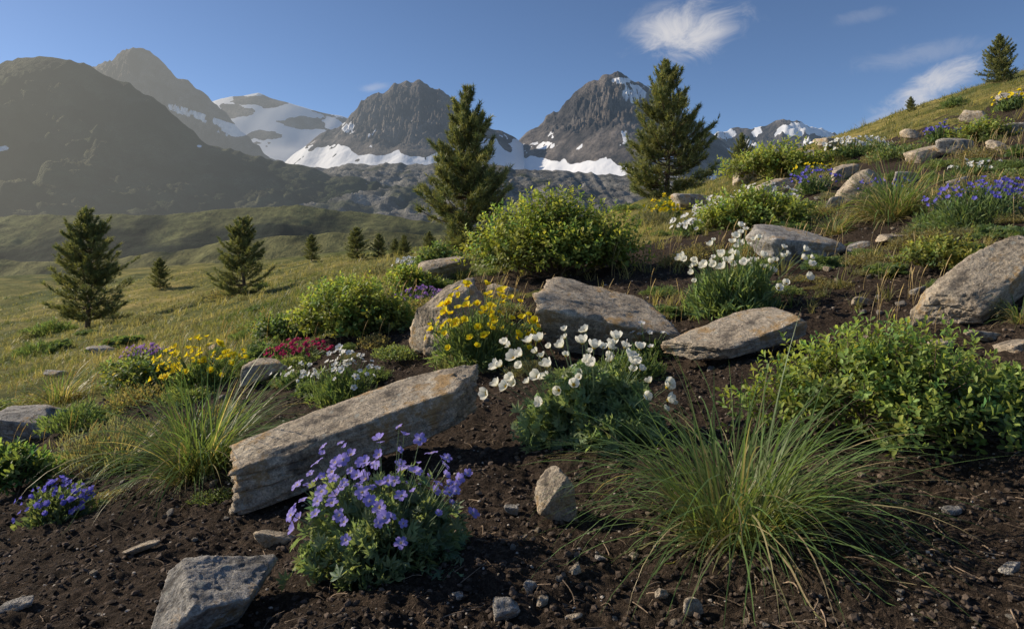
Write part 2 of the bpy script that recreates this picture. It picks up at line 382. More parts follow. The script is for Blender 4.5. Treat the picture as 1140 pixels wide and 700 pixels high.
def sn_pl(U, V, n, r1, a, X, Y):
    w = fbm(X/80, Y/60, 4, 53); d = (U-200)*.34+122
    return np.maximum(np.exp(-((V-d)/4.5)**2)*ss(U, 178, 195)*(1-ss(U, 262, 285)), blob(U, V, 262, 146, 22, 7))*ss(w, -.7, 0)*1.1
def no_snow(U, V, n, r1, a, X, Y): return V*0
def c_left(U, f, n, nz, a, X, Y):
    t = ss(fbm(X/90, Y/90, 6, 61)+.3*(n-.5), -.4, .4); return c3((.035,.048,.020), (.11,.11,.058), t)
def c_moraine(U, f, n, nz, a, X, Y):
    t = ss(fbm(X/60, Y/60, 5, 65), -.4, .4); c = c3((.16,.155,.14), (.31,.29,.255), t)
    g = ss(fbm(X/150, Y/110, 4, 66)+.9*(.60-f), .0, .35); return c*(1-g[..., None]*.8)+np.array((.08,.09,.04))*g[..., None]*.8
def c_hill_shade(U, f, n, nz, a, X, Y):
    t = ss(fbm(X/50, Y/40, 6, 67)*.8+3.0*(.13-a), -.30, .30); return c3((.012,.020,.008), (.15,.15,.055), t)  # shade painted into the front face colour, crest kept light
def c_knoll_lit(U, f, n, nz, a, X, Y):
    t = ss(fbm(X/30, Y/22, 6, 68)*1.1+.5*(.45-a), -.30, .35); return c3((.028,.040,.015), (.19,.18,.07), t)  # pale sunlit tone painted into the grass colour, darker down the front
mountain('mountain', 'distant snow-patched rocky peak beyond the valley', [(700,230),(745,185),(780,160),(800,147),(825,141),(850,139),(868,133),(890,140),(915,145),(940,152),(975,165),(1060,185),(1300,215)], 5200, 2200, 900, 1.25, .45, 380, 16, 11, sn_far, rockc, 340, 170)
mountain('mountain', 'broad snowfield and glacier between two dark peaks', [(130,220),(190,160),(225,128),(240,113),(262,111),(290,105),(312,113),(340,122),(365,126),(385,128),(410,150),(470,200)], 4700, 2300, 900, 1.2, .12, 700, 10, 12, sn_glac, rockc, 360, 180, crag=.6, calm=.97, cr=(.86,1.08), soft=.10)
mountain('mountain', 'rocky grey-brown pointed peak with snow streaks', [(-40,160),(40,100),(80,80),(100,70),(128,66),(150,54),(170,60),(185,72),(205,88),(235,112),(262,140),(300,175),(360,215)], 3200, 1400, 700, 1.15, .5, 300, 14, 13, sn_pl, rockc, 400, 200)
mountain('mountain', 'jagged grey peak above a snow apron', [(290,215),(330,172),(360,152),(385,133),(400,115),(410,110),(425,101),(432,101),(440,92),(452,86),(460,93),(468,91),(476,94),(488,103),(494,104),(503,114),(515,126),(524,132),(535,141),(560,147),(580,160),(620,200),(650,225)], 3700, 2000, 700, 1.4, .58, 340, 22, 14, sn_center, rockc, 640, 320, calm=.97, soft=.06)
mountain('mountain', 'tall grey triangular peak with snow near its summit', [(500,225),(545,185),(575,155),(590,143),(602,134),(615,121),(628,113),(640,104),(655,95),(665,92),(682,82),(698,88),(714,96),(728,108),(745,117),(765,124),(790,146),(815,166),(860,200),(900,225)], 3700, 2000, 700, 1.4, .58, 340, 20, 15, sn_right, rockc, 680, 320, calm=.97, soft=.06)
mountain('hill', 'grey scree and moraine slope below the snowfields', [(180,225),(260,205),(330,189),(390,182),(450,181),(520,183),(580,189),(650,191),(720,197),(820,205),(950,225),(1100,240)], 1900, 900, 400, .75, .2, 160, 5, 16, no_snow, c_moraine, 460, 160, cat='hill', crag=.7)
mountain('mountain', 'rounded brown-green mountain shoulder in warm haze', [(-420,150),(-250,110),(-100,82),(0,75),(35,68),(70,69),(100,74),(140,92),(185,118),(212,142),(240,163),(290,176),(350,190),(420,204),(480,215),(600,240),(660,255)], 1700, 1000, 500, 1.05, .34, 240, 7, 17, sn_left, c_left, 560, 200, crag=.7)
mountain('hill', 'green grassy ridge with painted front shade on the valley floor', [(-600,235),(-300,238),(-100,236),(0,241),(100,238),(180,241),(240,233),(330,228),(400,236),(470,246),(560,258),(660,270)], 620, 230, 260, .9, .10, 130, 1.5, 18, no_snow, c_hill_shade, 420, 140, mat=M_HILL, cat='hill', crag=.6, soft=.22)
mountain('hill', 'low grassy knoll in front of the valley', [(-500,285),(-250,283),(0,289),(90,292),(180,280),(260,268),(340,262),(420,258),(500,264),(580,272),(680,285)], 330, 150, 120, .9, .06, 90, 1, 19, no_snow, c_knoll_lit, 360, 120, mat=M_HILL, cat='hill', crag=.4, soft=.2)

# ---------------------------------------------------------------- rocks
import bmesh
ICO = {}
def ico(k):
    if k not in ICO:
        b = bmesh.new(); bmesh.ops.create_icosphere(b, subdivisions=k, radius=1)
        V = np.array([v.co[:] for v in b.verts]); F = np.array([[v.index for v in f.verts] for f in b.faces]); b.free(); ICO[k] = (V, F)
    return ICO[k]
def rock_mesh(seed, k, extra=7, rough=.025, strata=.05, jit=.30, layers=4.):
    r = np.random.RandomState(seed); D, F = ico(k)
    ax = np.array([[1,0,0],[-1,0,0],[0,1,0],[0,-1,0],[0,0,1],[0,0,-1.]])
    n1 = nrm(ax+r.normal(0, jit, (6,3))); n2 = nrm(r.normal(0, 1, (extra,3)))
    Nn = np.concatenate([n1, n2]); d = np.concatenate([r.uniform(.62, .85, 6), r.uniform(.82, 1.02, extra)])
    q = np.maximum(D@Nn.T, 0)/d; pw = 160
    q = q/q.max(1, keepdims=True); qm = (np.maximum(D@Nn.T, 0)/d).max(1)
    rr = 1/(qm*(q**pw).sum(1)**(1/pw))
    V = D*rr[:, None]
    V = V/np.abs(V).max(0)
    if strata > 0:
        lz = V[:,2]*layers+.35*fbm3(V*1.3+seed, 2, seed+5)+.25*V[:,0]; li = np.floor(lz).astype(np.int64)
        ang = np.floor(np.arctan2(V[:,1], V[:,0])/(2*pi)*9+.6*fbm3(V*2+3, 2, seed)).astype(np.int64)
        off = (_h(li, ang, seed)-.5)*1.3+(_h(li, li*0, seed+1)-.5)
        edge = ss(np.abs(lz-li-.5), .5, .36)
        V[:, :2] *= (1+strata*off*edge-strata*.6*(1-edge))[:, None]
    n3 = nrm(r.normal(0, 1, (26,3))); d3 = (n3@V.T).max(1)*r.uniform(.86, .99, 26)
    for i in range(26):
        t = V@n3[i]-d3[i]; k_ = t > 0; V[k_] -= n3[i]*t[k_][:, None]*.95
    bl_ = np.round(fbm3(V*2.2+seed*1.7, 3, seed+9)*3)/3
    V = V*(1+.06*bl_+rough*1.2*fbm3(V*3+seed, 3, seed)+rough*1.2*fbm3(V*9+seed, 4, seed+3, .7))[:, None]
    V /= np.abs(V).max(0)
    return V, F
def rock(label, u, v, w, d, h, rot=(0,0,0), seed=0, k=5, mat=None, lift=.2, name='rock', group=None, rough=.025, strata=.05, extra=7, cat='rock', layers=4., jit=.3, wedge=0.):
    P, s = site(u, v); V, F = rock_mesh(seed, k, extra=extra, rough=rough, strata=strata, layers=layers, jit=jit)
    V[:, 2] *= (1-wedge*(V[:, 0]*.5+.5))
    V = V*np.array([w*s/2, d*s/2, h*s/2])
    o = mk(name, V, F, mat or M_TAN)
    R_ = np.array(Euler([math.radians(a) for a in rot]).to_matrix()); W = V@R_.T
    o.rotation_euler = [math.radians(a) for a in rot]
    yc = P.y-W[:,1].min()*.75; xc = P.x/P.y*yc
    zb = float(T(xc, yc)); zmin = W[:,2].min(); zmax = W[:,2].max()
    o.location = (xc, yc, zb-zmin-(zmax-zmin)*lift); tag(o, label, cat, group); return o
rock('grey lichen-speckled boulder sunk in dark soil', 230, 716, 168, 120, 100, (20,4,30), 91, 6, M_GREY, .26, jit=.5, extra=6)
rock('long tilted tan stone slab lying on dark soil', 410, 549, 338, 110, 72, (18,-17,13), 52, 6, M_TAN, .20, strata=.05, layers=2.5, jit=.16, extra=4, wedge=.38)
rock('upright tan stone block behind yellow flowers', 510, 396, 122, 60, 84, (14,-26,10), 8, 6, M_TAN, .12)
rock('broad weathered tan boulder among white and yellow flowers', 668, 400, 180, 120, 104, (26,5,-8), 63, 6, M_TAN, .16, layers=2.5, jit=.2, extra=5, wedge=.38)
rock('flat tan slab resting slightly raised on soil', 828, 402, 186, 90, 22, (16,-13,10), 14, 6, M_TAN, .05, strata=.045, layers=2, jit=.2)
rock('small upright angular pale stone in soil', 622, 580, 54, 38, 62, (0,14,20), 60, 5, M_TAN, .12, extra=4)
rock('large leaning tan rock on bare soil', 1100, 358, 172, 90, 72, (18,-27,12), 20, 6, M_TAN, .2, layers=3)
rock('light grey rock beside white flowers', 884, 294, 112, 80, 42, (14,6,-8), 23, 5, M_GREY, .15)
rock('pale tan rock at the crest beside a shrub', 495, 312, 62, 46, 42, (0,-14,10), 26, 5, M_TAN, .15)
rock('grey rock half buried at the meadow edge', 35, 490, 104, 66, 44, (10,4,5), 29, 5, M_GREY, .2)
rock('small pale tan slab beside red flowers', 288, 428, 64, 36, 26, (14,-20,15), 32, 5, M_TAN, .15)
more = [(862,222,58,36,28,M_TAN),(962,222,62,40,44,M_TAN),(1066,172,46,32,30,M_GREY),(1082,140,34,22,22,M_TAN),(996,273,54,28,14,M_TAN),(925,166,46,26,16,M_TAN),(768,234,52,34,24,M_GREY),
 (830,206,32,22,24,M_TAN),(1098,380,62,30,14,M_TAN),(1134,392,52,30,16,M_TAN),(306,606,50,26,22,M_TAN),(158,618,40,18,10,M_TAN),(376,464,36,18,14,M_TAN),(118,392,40,24,10,M_GREY),
 (1126,116,36,24,16,M_GREY),(1112,170,28,20,16,M_TAN),(562,694,34,26,28,M_GREY),(771,684,28,22,24,M_TAN),(736,672,18,14,12,M_TAN),(20,680,46,26,16,M_GREY),(862,545,40,20,18,M_TAN),(905,214,36,24,16,M_TAN),
 (1006,205,40,26,20,M_GREY),(436,460,30,18,14,M_GREY),(1050,392,40,24,16,M_TAN),(590,662,22,16,14,M_GREY),(960,340,36,22,12,M_TAN),(1020,330,24,14,10,M_GREY),(560,330,40,26,22,M_TAN),
 (640,640,20,14,12,M_TAN),(668,626,14,10,8,M_GREY),(705,622,12,10,8,M_TAN),(604,676,18,12,10,M_TAN),(640,690,22,14,10,M_TAN),(510,668,16,12,8,M_GREY),(570,575,20,12,12,M_GREY),(1060,575,22,14,10,M_GREY),(1125,640,26,16,10,M_GREY),
 (1030,180,38,24,20,M_TAN),(1130,150,34,20,18,M_GREY),(1065,210,30,20,14,M_GREY),(940,200,36,22,20,M_TAN),(900,176,22,14,12,M_GREY),(870,190,24,16,12,M_TAN),(1015,155,30,18,14,M_TAN),(1090,235,36,22,16,M_TAN),(955,280,30,18,14,M_GREY),(790,240,26,16,12,M_TAN),(1120,210,26,16,14,M_TAN),(930,232,28,18,14,M_GREY),
 (350,372,26,16,10,M_GREY),(240,392,24,16,9,M_TAN),(60,420,30,18,9,M_GREY)]
for i, (u, v, w, d, h, mt) in enumerate(more):
    r = np.random.RandomState(i+900)
    big = w > 42
    rock(('tan' if mt is M_TAN else 'grey')+(' flat slab-like rock on the slope' if h < w*.4 else ' angular stone on the slope'), u, v, w, d, h, (r.uniform(-8,12), r.uniform(-22,12), r.uniform(-30,30)), 100+i*3, 4, mt, .22, 'rock' if big else 'stone', 'stones scattered on the slope', cat='rock' if big else 'stone', strata=.03, layers=2, extra=5)
lib = []
for i in range(6):
    V, F = rock_mesh(400+i, 3, rough=.03, strata=0, extra=4); lib.append((V*np.array([1,.8,.6])*.5, F))
protos = [mk('stone', V, F, M_TAN if i % 2 else M_GREY) for i, (V, F) in enumerate(lib)]
r = np.random.RandomState(5); cnt = 0
for o in protos: COL.objects.unlink(o)
while cnt < 175:
    if cnt < 115: u, v = r.uniform(0, 1140), r.uniform(430, 700)
    else: u, v = r.uniform(650, 1140), r.uniform(170, 430)
    P, s = site(u, v)
    if P.y > 30 or (cnt < 115 and float(soil(P.x, P.y)) < .3): continue
    o = protos[r.randint(6)].copy(); z = float(T(P.x, P.y)); k = s*(r.uniform(4, 12) if cnt < 115 else r.uniform(5, 14))
    o.location = (P.x, P.y, z+k*.1); o.scale = (k, k, k); o.rotation_euler = (r.uniform(-.4,.4), r.uniform(-.4,.4), r.uniform(0,6)); COL.objects.link(o)
    tag(o, 'small loose angular stone lying on the ground', 'stone', 'small loose stones'); cnt += 1

# ---------------------------------------------------------------- soil crumbs, gravel, twigs (uncountable)
def scatter(N, ylo, yhi, r, p=1., xl=-.85, xh=.85):
    y = np.exp(r.uniform(0, 1, N)**p*(math.log(yhi)-math.log(ylo))+math.log(ylo)); x = r.uniform(xl, xh, N)*y
    return x, y
r = np.random.RandomState(31)
V1, F1 = ico(1)
def crumbs(name, N, ylo, yhi, lo, hi, mat, cfn, seed, flat=.7, pw=3):
    r = np.random.RandomState(seed); x, y = scatter(N, ylo, yhi, r)
    k = soil(x, y) > .4; x, y = x[k], y[k]
    N = len(x); sz = (lo+(hi-lo)*r.uniform(0, 1, N)**pw)*(.6+.4*y/2)
    z = T(x, y)+sz*.15
    d = nrm(r.normal(0, 1, (N,3))); M = frames(d, nrm(r.normal(0, 1, (N,3))))
    V = np.einsum('nij,nkj->nki', M, V1[None]*r.uniform(.6, 1.25, (N, len(V1), 1))*r.uniform(.6, 1, (N,1,3)))
    V = V*sz[:, None, None]*.5; V[..., 2] *= flat; V += np.stack([x, y, z], -1)[:, None]
    F = (F1[None]+(np.arange(N)*len(V1))[:, None, None]).reshape(-1, 3)
    c = np.repeat(cfn(r, N), len(V1), 0)
    return mk(name, V, F, mat, c, False)
o = crumbs('soil_crumbs', 46000, 1.2, 10, .003, .032, M_CLOD, lambda r, N: np.array((.088,.066,.050))*r.uniform(.35, 1.6, (N,1)), 41, pw=4); tag(o, 'loose crumbs of dark brown soil', 'soil', kind='stuff')
o = crumbs('gravel', 3800, 1.2, 12, .003, .018, M_PEB, lambda r, N: np.array((.42,.37,.31))*r.uniform(.4, 1.4, (N,1)), 42, .6); tag(o, 'fine tan and grey gravel in soil', 'gravel', kind='stuff')
N = 1100; x, y = scatter(N, 1.3, 9, r); z = T(x, y)
az = r.uniform(0, 2*pi, N); Ln = r.uniform(.015, .10, N)*(.7+.2*y); dr = np.stack([np.cos(az), np.sin(az), r.uniform(-.1, .25, N)], -1)
A = np.stack([x, y, z+.004], -1); Cc = A+dr*Ln[:, None]; Cc[:, 2] = T(Cc[:,0], Cc[:,1])+.008; Bm = (A+Cc)/2+r.normal(0, .012, (N,3)); Bm[:, 2] = np.maximum(Bm[:, 2], T(Bm[:,0], Bm[:,1])+.006)
Pt = bez(A, Bm, Cc, 5); Vt, Ft = tubes(Pt, np.repeat(r.uniform(.0008, .0022, (N,1)), 5, 1), 4)
ct = np.repeat(np.array((.26,.19,.13))*r.uniform(.35, 1.4, (N,1)), 20, 0)
o = mk('twig_litter', Vt, Ft, M_TWIG, ct); tag(o, 'thin dry twigs and stems strewn on soil', 'twigs', kind='stuff')

# ---------------------------------------------------------------- meadow grass
r = np.random.RandomState(61)
def tufts(N, ylo, yhi, hs, hk, nb, seed, wk, thr=.45, gate=-.45, dry=.45, xl=-.85, xh=.85, sp=.25):
    r = np.random.RandomState(seed); x, y = scatter(N, ylo, yhi, r, 1., xl, xh)
    k = (soil(x, y) < thr) & (fbm(x*.6+3, y*.6, 3, 88) > gate); x, y = x[k], y[k]; N = len(x)
    H = (hs+hk*y)*r.uniform(.5, 1.3, N)
    x = np.repeat(x, nb)+r.normal(0, sp, N*nb)*np.repeat(H, nb); y = np.repeat(y, nb)+r.normal(0, sp, N*nb)*np.repeat(H, nb)
    base = np.stack([x, y, T(x, y)-.01], -1); n = N*nb
    pt = fbm(x*.25, y*.25, 3, 90); t = np.clip(dry+.9*pt+r.normal(0, .25, n), 0, 1)[:, None]
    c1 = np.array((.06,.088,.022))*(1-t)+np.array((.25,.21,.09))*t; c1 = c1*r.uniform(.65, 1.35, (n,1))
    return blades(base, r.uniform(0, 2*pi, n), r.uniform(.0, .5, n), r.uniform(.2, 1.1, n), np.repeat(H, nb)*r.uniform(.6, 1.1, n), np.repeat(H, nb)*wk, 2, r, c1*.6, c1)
V, F, c = join([tufts(15000, 4.5, 18, .07, .006, 8, 62, .045, .45, -.3), tufts(18000, 14, 75, .06, .0042, 6, 63, .08, .45, -.3), tufts(900, 5, 45, .14, .012, 16, 64, .03, 2., -.1, .75, -.1, .85, .12), tufts(1300, 5, 45, .12, .012, 16, 65, .03, .6, -.1, .75, -.85, -.1, .12)])
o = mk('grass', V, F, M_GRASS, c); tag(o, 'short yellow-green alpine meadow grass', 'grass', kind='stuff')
x, y = [], []
for (u, v, n, sp) in [(165,400,60,60),(560,345,30,25),(905,280,30,60),(1010,330,14,30),(300,380,40,60),(60,440,50,60),(430,335,20,30),(700,300,20,40),(1050,230,60,60),(820,290,20,50),(740,350,14,30),(100,520,30,60),(990,370,12,20),(1000,160,60,90),(900,210,50,70),(1100,180,50,50)]:
    for i in range(n):
        P, s = site(u+r.normal(0, sp), v+r.normal(0, 8)); x.append(P.x); y.append(P.y)
x = np.array(x); y = np.array(y); N = len(x); H = r.uniform(.14, .34, N)*(.75+.06*np.minimum(y, 9))
A = np.stack([x, y, T(x, y)], -1); az = r.normal(0, .8, N); lean = np.stack([np.cos(az)*.25, np.sin(az)*.25, np.ones(N)], -1)
Cc = A+lean*H[:, None]; Bm = A+np.array([0,0,1])*H[:, None]*.6
Pt = bez(A, Bm, Cc, 6); rad = np.repeat(np.array([[1,.9,.8,.8,2.2,1]]), N, 0)*.0011*(.6+.12*np.minimum(y, 12))[:, None]
Vt, Ft = tubes(Pt, rad, 4); ct = np.repeat(np.array((.30,.24,.13))*r.uniform(.6, 1.2, (N,1)), 24, 0)
o = mk('grass_stalks', Vt, Ft, M_GRASS, ct); tag(o, 'thin dry grass stalks with seed heads', 'grass', kind='stuff')

# ---------------------------------------------------------------- tussocks
def tussock(label, u, v, w, h, N, seed, dry=.25, wd=.0042, spread=1., group=None, shortp=.25):
    P, s = site(u, v); r = np.random.RandomState(seed); W = w*s/2; H = h*s
    P.y += W*.15; P.z = float(T(P.x, P.y))
    az = r.uniform(0, 2*pi, N); rad = W*.26*np.sqrt(r.uniform(0, 1, N))
    th0 = np.abs(r.normal(.0, .30, N))*spread+rad/W*1.5; kap = r.uniform(.2, 2.1, N)*spread
    L_ = H*1.2*r.uniform(.35, 1.15, N); k = r.uniform(0, 1, N) < .22; L_[k] = r.uniform(.9, 1.3, k.sum())*W; kap[k] = r.uniform(1.0, 2.3, k.sum()); 
    base = np.stack([rad*np.cos(az), rad*np.sin(az), 0*az], -1)
    base[:, 2] = T(P.x+base[:,0], P.y+base[:,1])-P.z-.01
    az2 = az+r.normal(0, .75, N)
    short = r.uniform(0, 1, N) < shortp; L_[short] *= .42; th0[short] += r.uniform(0, .7, short.sum())
    t = np.where(short[:, None], r.uniform(.5, 1, (N,1)), (r.uniform(0, 1, (N,1)) < dry)*r.uniform(.5, 1, (N,1)))
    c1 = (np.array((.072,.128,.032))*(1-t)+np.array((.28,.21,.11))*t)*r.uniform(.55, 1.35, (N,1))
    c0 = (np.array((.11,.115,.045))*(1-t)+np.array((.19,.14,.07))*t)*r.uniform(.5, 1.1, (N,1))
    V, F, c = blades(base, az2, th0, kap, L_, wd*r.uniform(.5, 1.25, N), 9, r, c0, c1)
    V[:, 2] = np.maximum(V[:, 2], T(P.x+V[:,0], P.y+V[:,1])-P.z+.002)
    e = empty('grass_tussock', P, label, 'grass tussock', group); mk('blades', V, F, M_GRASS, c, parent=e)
tussock('large arching green grass tussock growing from dark soil', 832, 604, 410, 200, 820, 71, .08, .0056, 1.1, shortp=.18)
tussock('upright green grass tussock with straw base', 216, 534, 195, 138, 900, 72, .1, .0066, shortp=.2)
tussock('pale green grass tussock between rocks', 1000, 243, 120, 75, 600, 73, .25, .012)
tussock('sparse grass tussock in meadow', 62, 452, 120, 46, 350, 74, .5, .010)
tussock('sparse grass tussock beside a rock', 1138, 360, 50, 40, 120, 75, .4, .006)
tussock('small grass tussock with dry blades', 130, 520, 110, 56, 300, 76, .4, .006)
tussock('small grass tussock near a pale rock', 930, 262, 60, 40, 200, 77, .4, .009)

# ---------------------------------------------------------------- flowers
def blossom(n, a0, a1, wid, c_in, c_mid, c_out, cen, notch=0., seed=0, cen_r=.13, stam=10, tip=.62):
    r = np.random.RandomState(seed); m = 6; parts = []
    for k in range(n):
        a = np.radians(np.linspace(a0, a1, m)+r.uniform(-8, 8)); ds = 1./(m-1)
        R_ = np.concatenate([[.03], .03+np.cumsum(np.cos(a[1:])*ds)]); Z_ = np.concatenate([[0], np.cumsum(np.sin(a[1:])*ds)])
        t = np.linspace(0, 1, m); wv = wid*np.sin(np.clip(t*.84+.07, 0, 1)*pi)**.7*(.55+.6*t); wv[-1] *= tip
        V = []
        for j, sd in enumerate((-1,-.5,0,.5,1)):
            dr = notch*(1-abs(sd))*(t > .95)
            V.append(np.stack([(R_-dr*1.)*1., wv*sd*.5, Z_+.10*wv*sd*sd], -1))
        V = np.stack(V, 1)
        ph = 2*pi*k/n+r.uniform(-.08, .08); c, s = math.cos(ph), math.sin(ph); V = V.reshape(-1, 3)@np.array([[c,s,0],[-s,c,0],[0,0,1]]); V[:, 2] += .015*(k % 2)
        i = np.arange(m-1)[:, None]; j = np.arange(4)[None]; F = np.stack([i*5+j, (i+1)*5+j, (i+1)*5+j+1, i*5+j+1], -1).reshape(-1, 4)
        tt = np.repeat(t, 5)[:, None]; C = np.where(tt < .35, np.array(c_in)*(1-tt/.35)+np.array(c_mid)*tt/.35, np.array(c_mid)*(1-(tt-.35)/.65)+np.array(c_out)*(tt-.35)/.65)
        parts.append((V, F, C))
    V, F = ico(1); parts.append((V*cen_r*np.array([1,1,.6])+np.array([0,0,.06]), F, np.array(cen)*np.ones((len(V),3))))
    if stam:
        a = r.uniform(0, 2*pi, stam); q = r.uniform(.1, .24, stam); A = np.zeros((stam,3)); B = np.stack([q*np.cos(a), q*np.sin(a), r.uniform(.15, .3, stam)], -1)
        Vt, Ft = tubes(bez(A, (A+B)/2, B, 3), np.repeat([[.008,.008,.03]], stam, 0), 4); parts.append((Vt, Ft, np.array(cen)*np.ones((len(Vt),3))))
    return join(parts)
BL = {}
def bl(kind):
    if kind not in BL:
        L_ = []
        for s in range(3):
            if kind == 'purple': d = blossom(5, 45, [-5,30,-12][s], .78, (.85,.82,.9), (.40,.33,.78), (.36,.29,.76), (.75,.6,.2), .12, s)
            elif kind == 'white': d = blossom(6, [10,25,30][s], [88,82,62][s], .70, (.60,.66,.32), (.86,.83,.70), (.90,.88,.79), (.75,.52,.04), 0, s, .20, 16, .28)
            elif kind == 'smallwhite': d = blossom(5, 40, [10,30,0][s], .8, (.6,.6,.3), (.85,.84,.8), (.87,.86,.84), (.7,.5,.05), .05, s, .18, 0)
            elif kind == 'yellow': d = blossom(5, 45, [25,5,40][s], .9, (.80,.50,.01), (.90,.70,.02), (.92,.76,.03), (.7,.42,.01), .08, s, .2, 6)
            elif kind == 'blue': d = blossom(5, 40, [10,30,60][s], .8, (.3,.28,.7), (.20,.18,.66), (.21,.17,.64), (.5,.5,.6), 0, s, .12, 0)
            elif kind == 'violet': d = blossom(5, 40, [10,30,60][s], .8, (.4,.2,.5), (.36,.20,.52), (.40,.22,.54), (.5,.5,.3), 0, s, .12, 0)
            elif kind == 'pink': d = blossom(5, 40, [10,30,0][s], .85, (.6,.3,.5), (.50,.10,.32), (.5,.12,.36), (.6,.5,.1), .05, s, .15, 0)
            elif kind == 'red': d = blossom(5, 40, [10,30,60][s], .85, (.4,.05,.05), (.46,.03,.11), (.46,.04,.14), (.6,.4,.1), 0, s, .15, 0)
            L_.append(d)
        BL[kind] = L_
    return BL[kind]
BLM = {}
def bl_mesh(kind):
    if kind not in BLM:
        out = []
        for d in bl(kind):
            o = mk('blossom', d[0], d[1], M_PETAL, d[2]); COL.objects.unlink(o); out.append(o)
        BLM[kind] = out
    return BLM[kind]
def dome(N, a, b, H, r, lump=.2, lo=.55, seed=0):
    ph = r.uniform(0, 2*pi, N); cz = r.uniform(0, 1, N)**.9; sz = np.sqrt(1-cz**2)
    d = np.stack([sz*np.cos(ph), sz*np.sin(ph), cz], -1); rho = r.uniform(lo**3, 1, N)**(1/3.)
    lf = 1+lump*fbm3(d*2.6+seed, 2, seed)
    P = d*np.array([a,b,H])*(rho*lf)[:, None]; O = nrm(d/np.array([a,b,H])); return P, O, rho
def foliage_dome(a, b, H, N, kind, ls, col, r, seed):
    P, O, rho = dome(N, a, b, H, r, .45, .3, seed)
    d = nrm(O*.8+np.array([0,0,.55])+r.normal(0, .45, (N,3))); M = frames(d, nrm(O+r.normal(0, .5, (N,3))+np.array([0,0,.6])))
    sz = ls*r.uniform(.6, 1.25, N)
    if kind == 'palm': tv, tf, S = PALM, PALMF, np.stack([sz, sz, sz], -1)
    elif kind == 'narrow': tv, tf, S = LEAF, LEAFF, np.stack([sz*.14, sz, sz*.6], -1)
    else: tv, tf, S = LEAF, LEAFF, np.stack([sz*.45, sz, sz], -1)
    V, F = stamp(tv, tf, M, P-d*sz[:, None]*.5, S)
    br = (.6+.55*((rho-.3)/.7))*r.uniform(.65, 1.4, N)  # inner leaves painted darker to imitate shade inside the clump
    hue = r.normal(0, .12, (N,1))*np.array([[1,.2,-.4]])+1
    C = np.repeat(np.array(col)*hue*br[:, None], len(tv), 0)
    return V, F, np.clip(C, .004, 1)
def clump(name, label, cat, u, v, w, h, kind, nfl, fs, fol=.6, lk='narrow', ls=12, nl=900, col=(.07,.11,.04), seed=0, indiv=True, group=None, foc=0, wide=1., depth=.8, lean=0., face=(-.25,-.35,.55), fj=.45):
    P, s = site(u, v); r = np.random.RandomState(seed+500); W = w*s/2; H = h*s; y0 = P.y; P.y += W*.5; P.x *= P.y/y0; P.z = float(T(P.x, P.y))-.01
    e = empty(name, P, label, cat, group)
    a = W*.86; Hf = H*fol
    V, F, C = foliage_dome(a, a*depth, Hf, nl, lk, ls*s, col, r, seed)
    V[:, 2] = np.maximum(V[:, 2], T(P.x+V[:,0], P.y+V[:,1])-P.z+.003)
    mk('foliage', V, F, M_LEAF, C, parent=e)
    ph = r.uniform(0, 2*pi, nfl); q = np.sqrt(r.uniform(.0, 1, nfl))
    x = np.cos(ph)*q*W*wide+foc*s; y = np.sin(ph)*q*W*depth*wide-.1*W
    zc = np.sqrt(np.clip(1-(q*.9)**2, 0, 1)); z = np.maximum(Hf*zc*.85, 0)+(H-Hf)*r.uniform(.15, 1.15, nfl)*(.55+.45*zc)+.02*s
    x = x-lean*z*r.uniform(.3, 1.2, nfl)
    C_ = np.stack([x, y, z], -1); C_[:, 2] = np.maximum(C_[:, 2], T(P.x+x, P.y+y)-P.z+fs*s*.6)
    A = C_*np.array([.25,.25,0])+r.normal(0, .03*W, (nfl,3))*np.array([1,1,0]); B = A*.4+C_*np.array([.6,.6,.75])
    B[:, 2] = C_[:, 2]*.75
    Vt, Ft = tubes(bez(A, B, C_, 6), np.full((nfl,6), max(.0012, .35*s)), 4)
    mk('stems', Vt, Ft, M_STEM, np.repeat(np.array(col)*1.1*r.uniform(.7, 1.2, (nfl,1)), 24, 0), parent=e)
    Zc = nrm(nrm(C_-B)*np.array([1.,1.,.8])+np.array(face)+r.normal(0, fj, (nfl,3)))
    Xc = nrm(np.cross(Zc, r.normal(0, 1, (nfl,3)))); Yc = np.cross(Zc, Xc); M = np.stack([Xc, Yc, Zc], -1)
    sz = fs*s*.5*r.uniform(.6, 1.2, nfl)
    if indiv:
        ms = bl_mesh(kind)
        for i in range(nfl):
            o = ms[r.randint(3)].copy(); Mm = Matrix(M[i].tolist()).to_4x4(); o.matrix_local = Matrix.Translation(C_[i].tolist())@Mm@Matrix.Scale(float(sz[i]), 4)
            o.parent = e; COL.objects.link(o)
    else:
        ps = []
        pick = r.randint(0, 3, nfl)
        for k, d in enumerate(bl(kind)):
            w_ = pick == k
            if not w_.any(): continue
            for f in d[1]:
                Vv, Ff = stamp(d[0], f, M[w_], C_[w_], sz[w_]); ps.append((Vv, Ff, np.tile(d[2], (w_.sum(),1))))
        V, F, C = join(ps); mk('blossoms', V, F, M_PETAL, C, parent=e)
    return e
clump('purple_geranium', 'bushy clump of pale violet flowers on thin stems in dark soil', 'flowering plant', 428, 648, 208, 176, 'purple', 96, 16, .60, 'palm', 15, 2100, (.078,.104,.052), 1, wide=1.05)
clump('white_pasqueflower', 'large clump of white cup-shaped flowers over feathery leaves', 'flowering plant', 660, 500, 195, 146, 'white', 64, 21, .56, 'palm', 12, 3600, (.082,.112,.056), 2, wide=1.12, foc=-2, lean=.28, face=(-.25,-.22,.55), fj=.36)
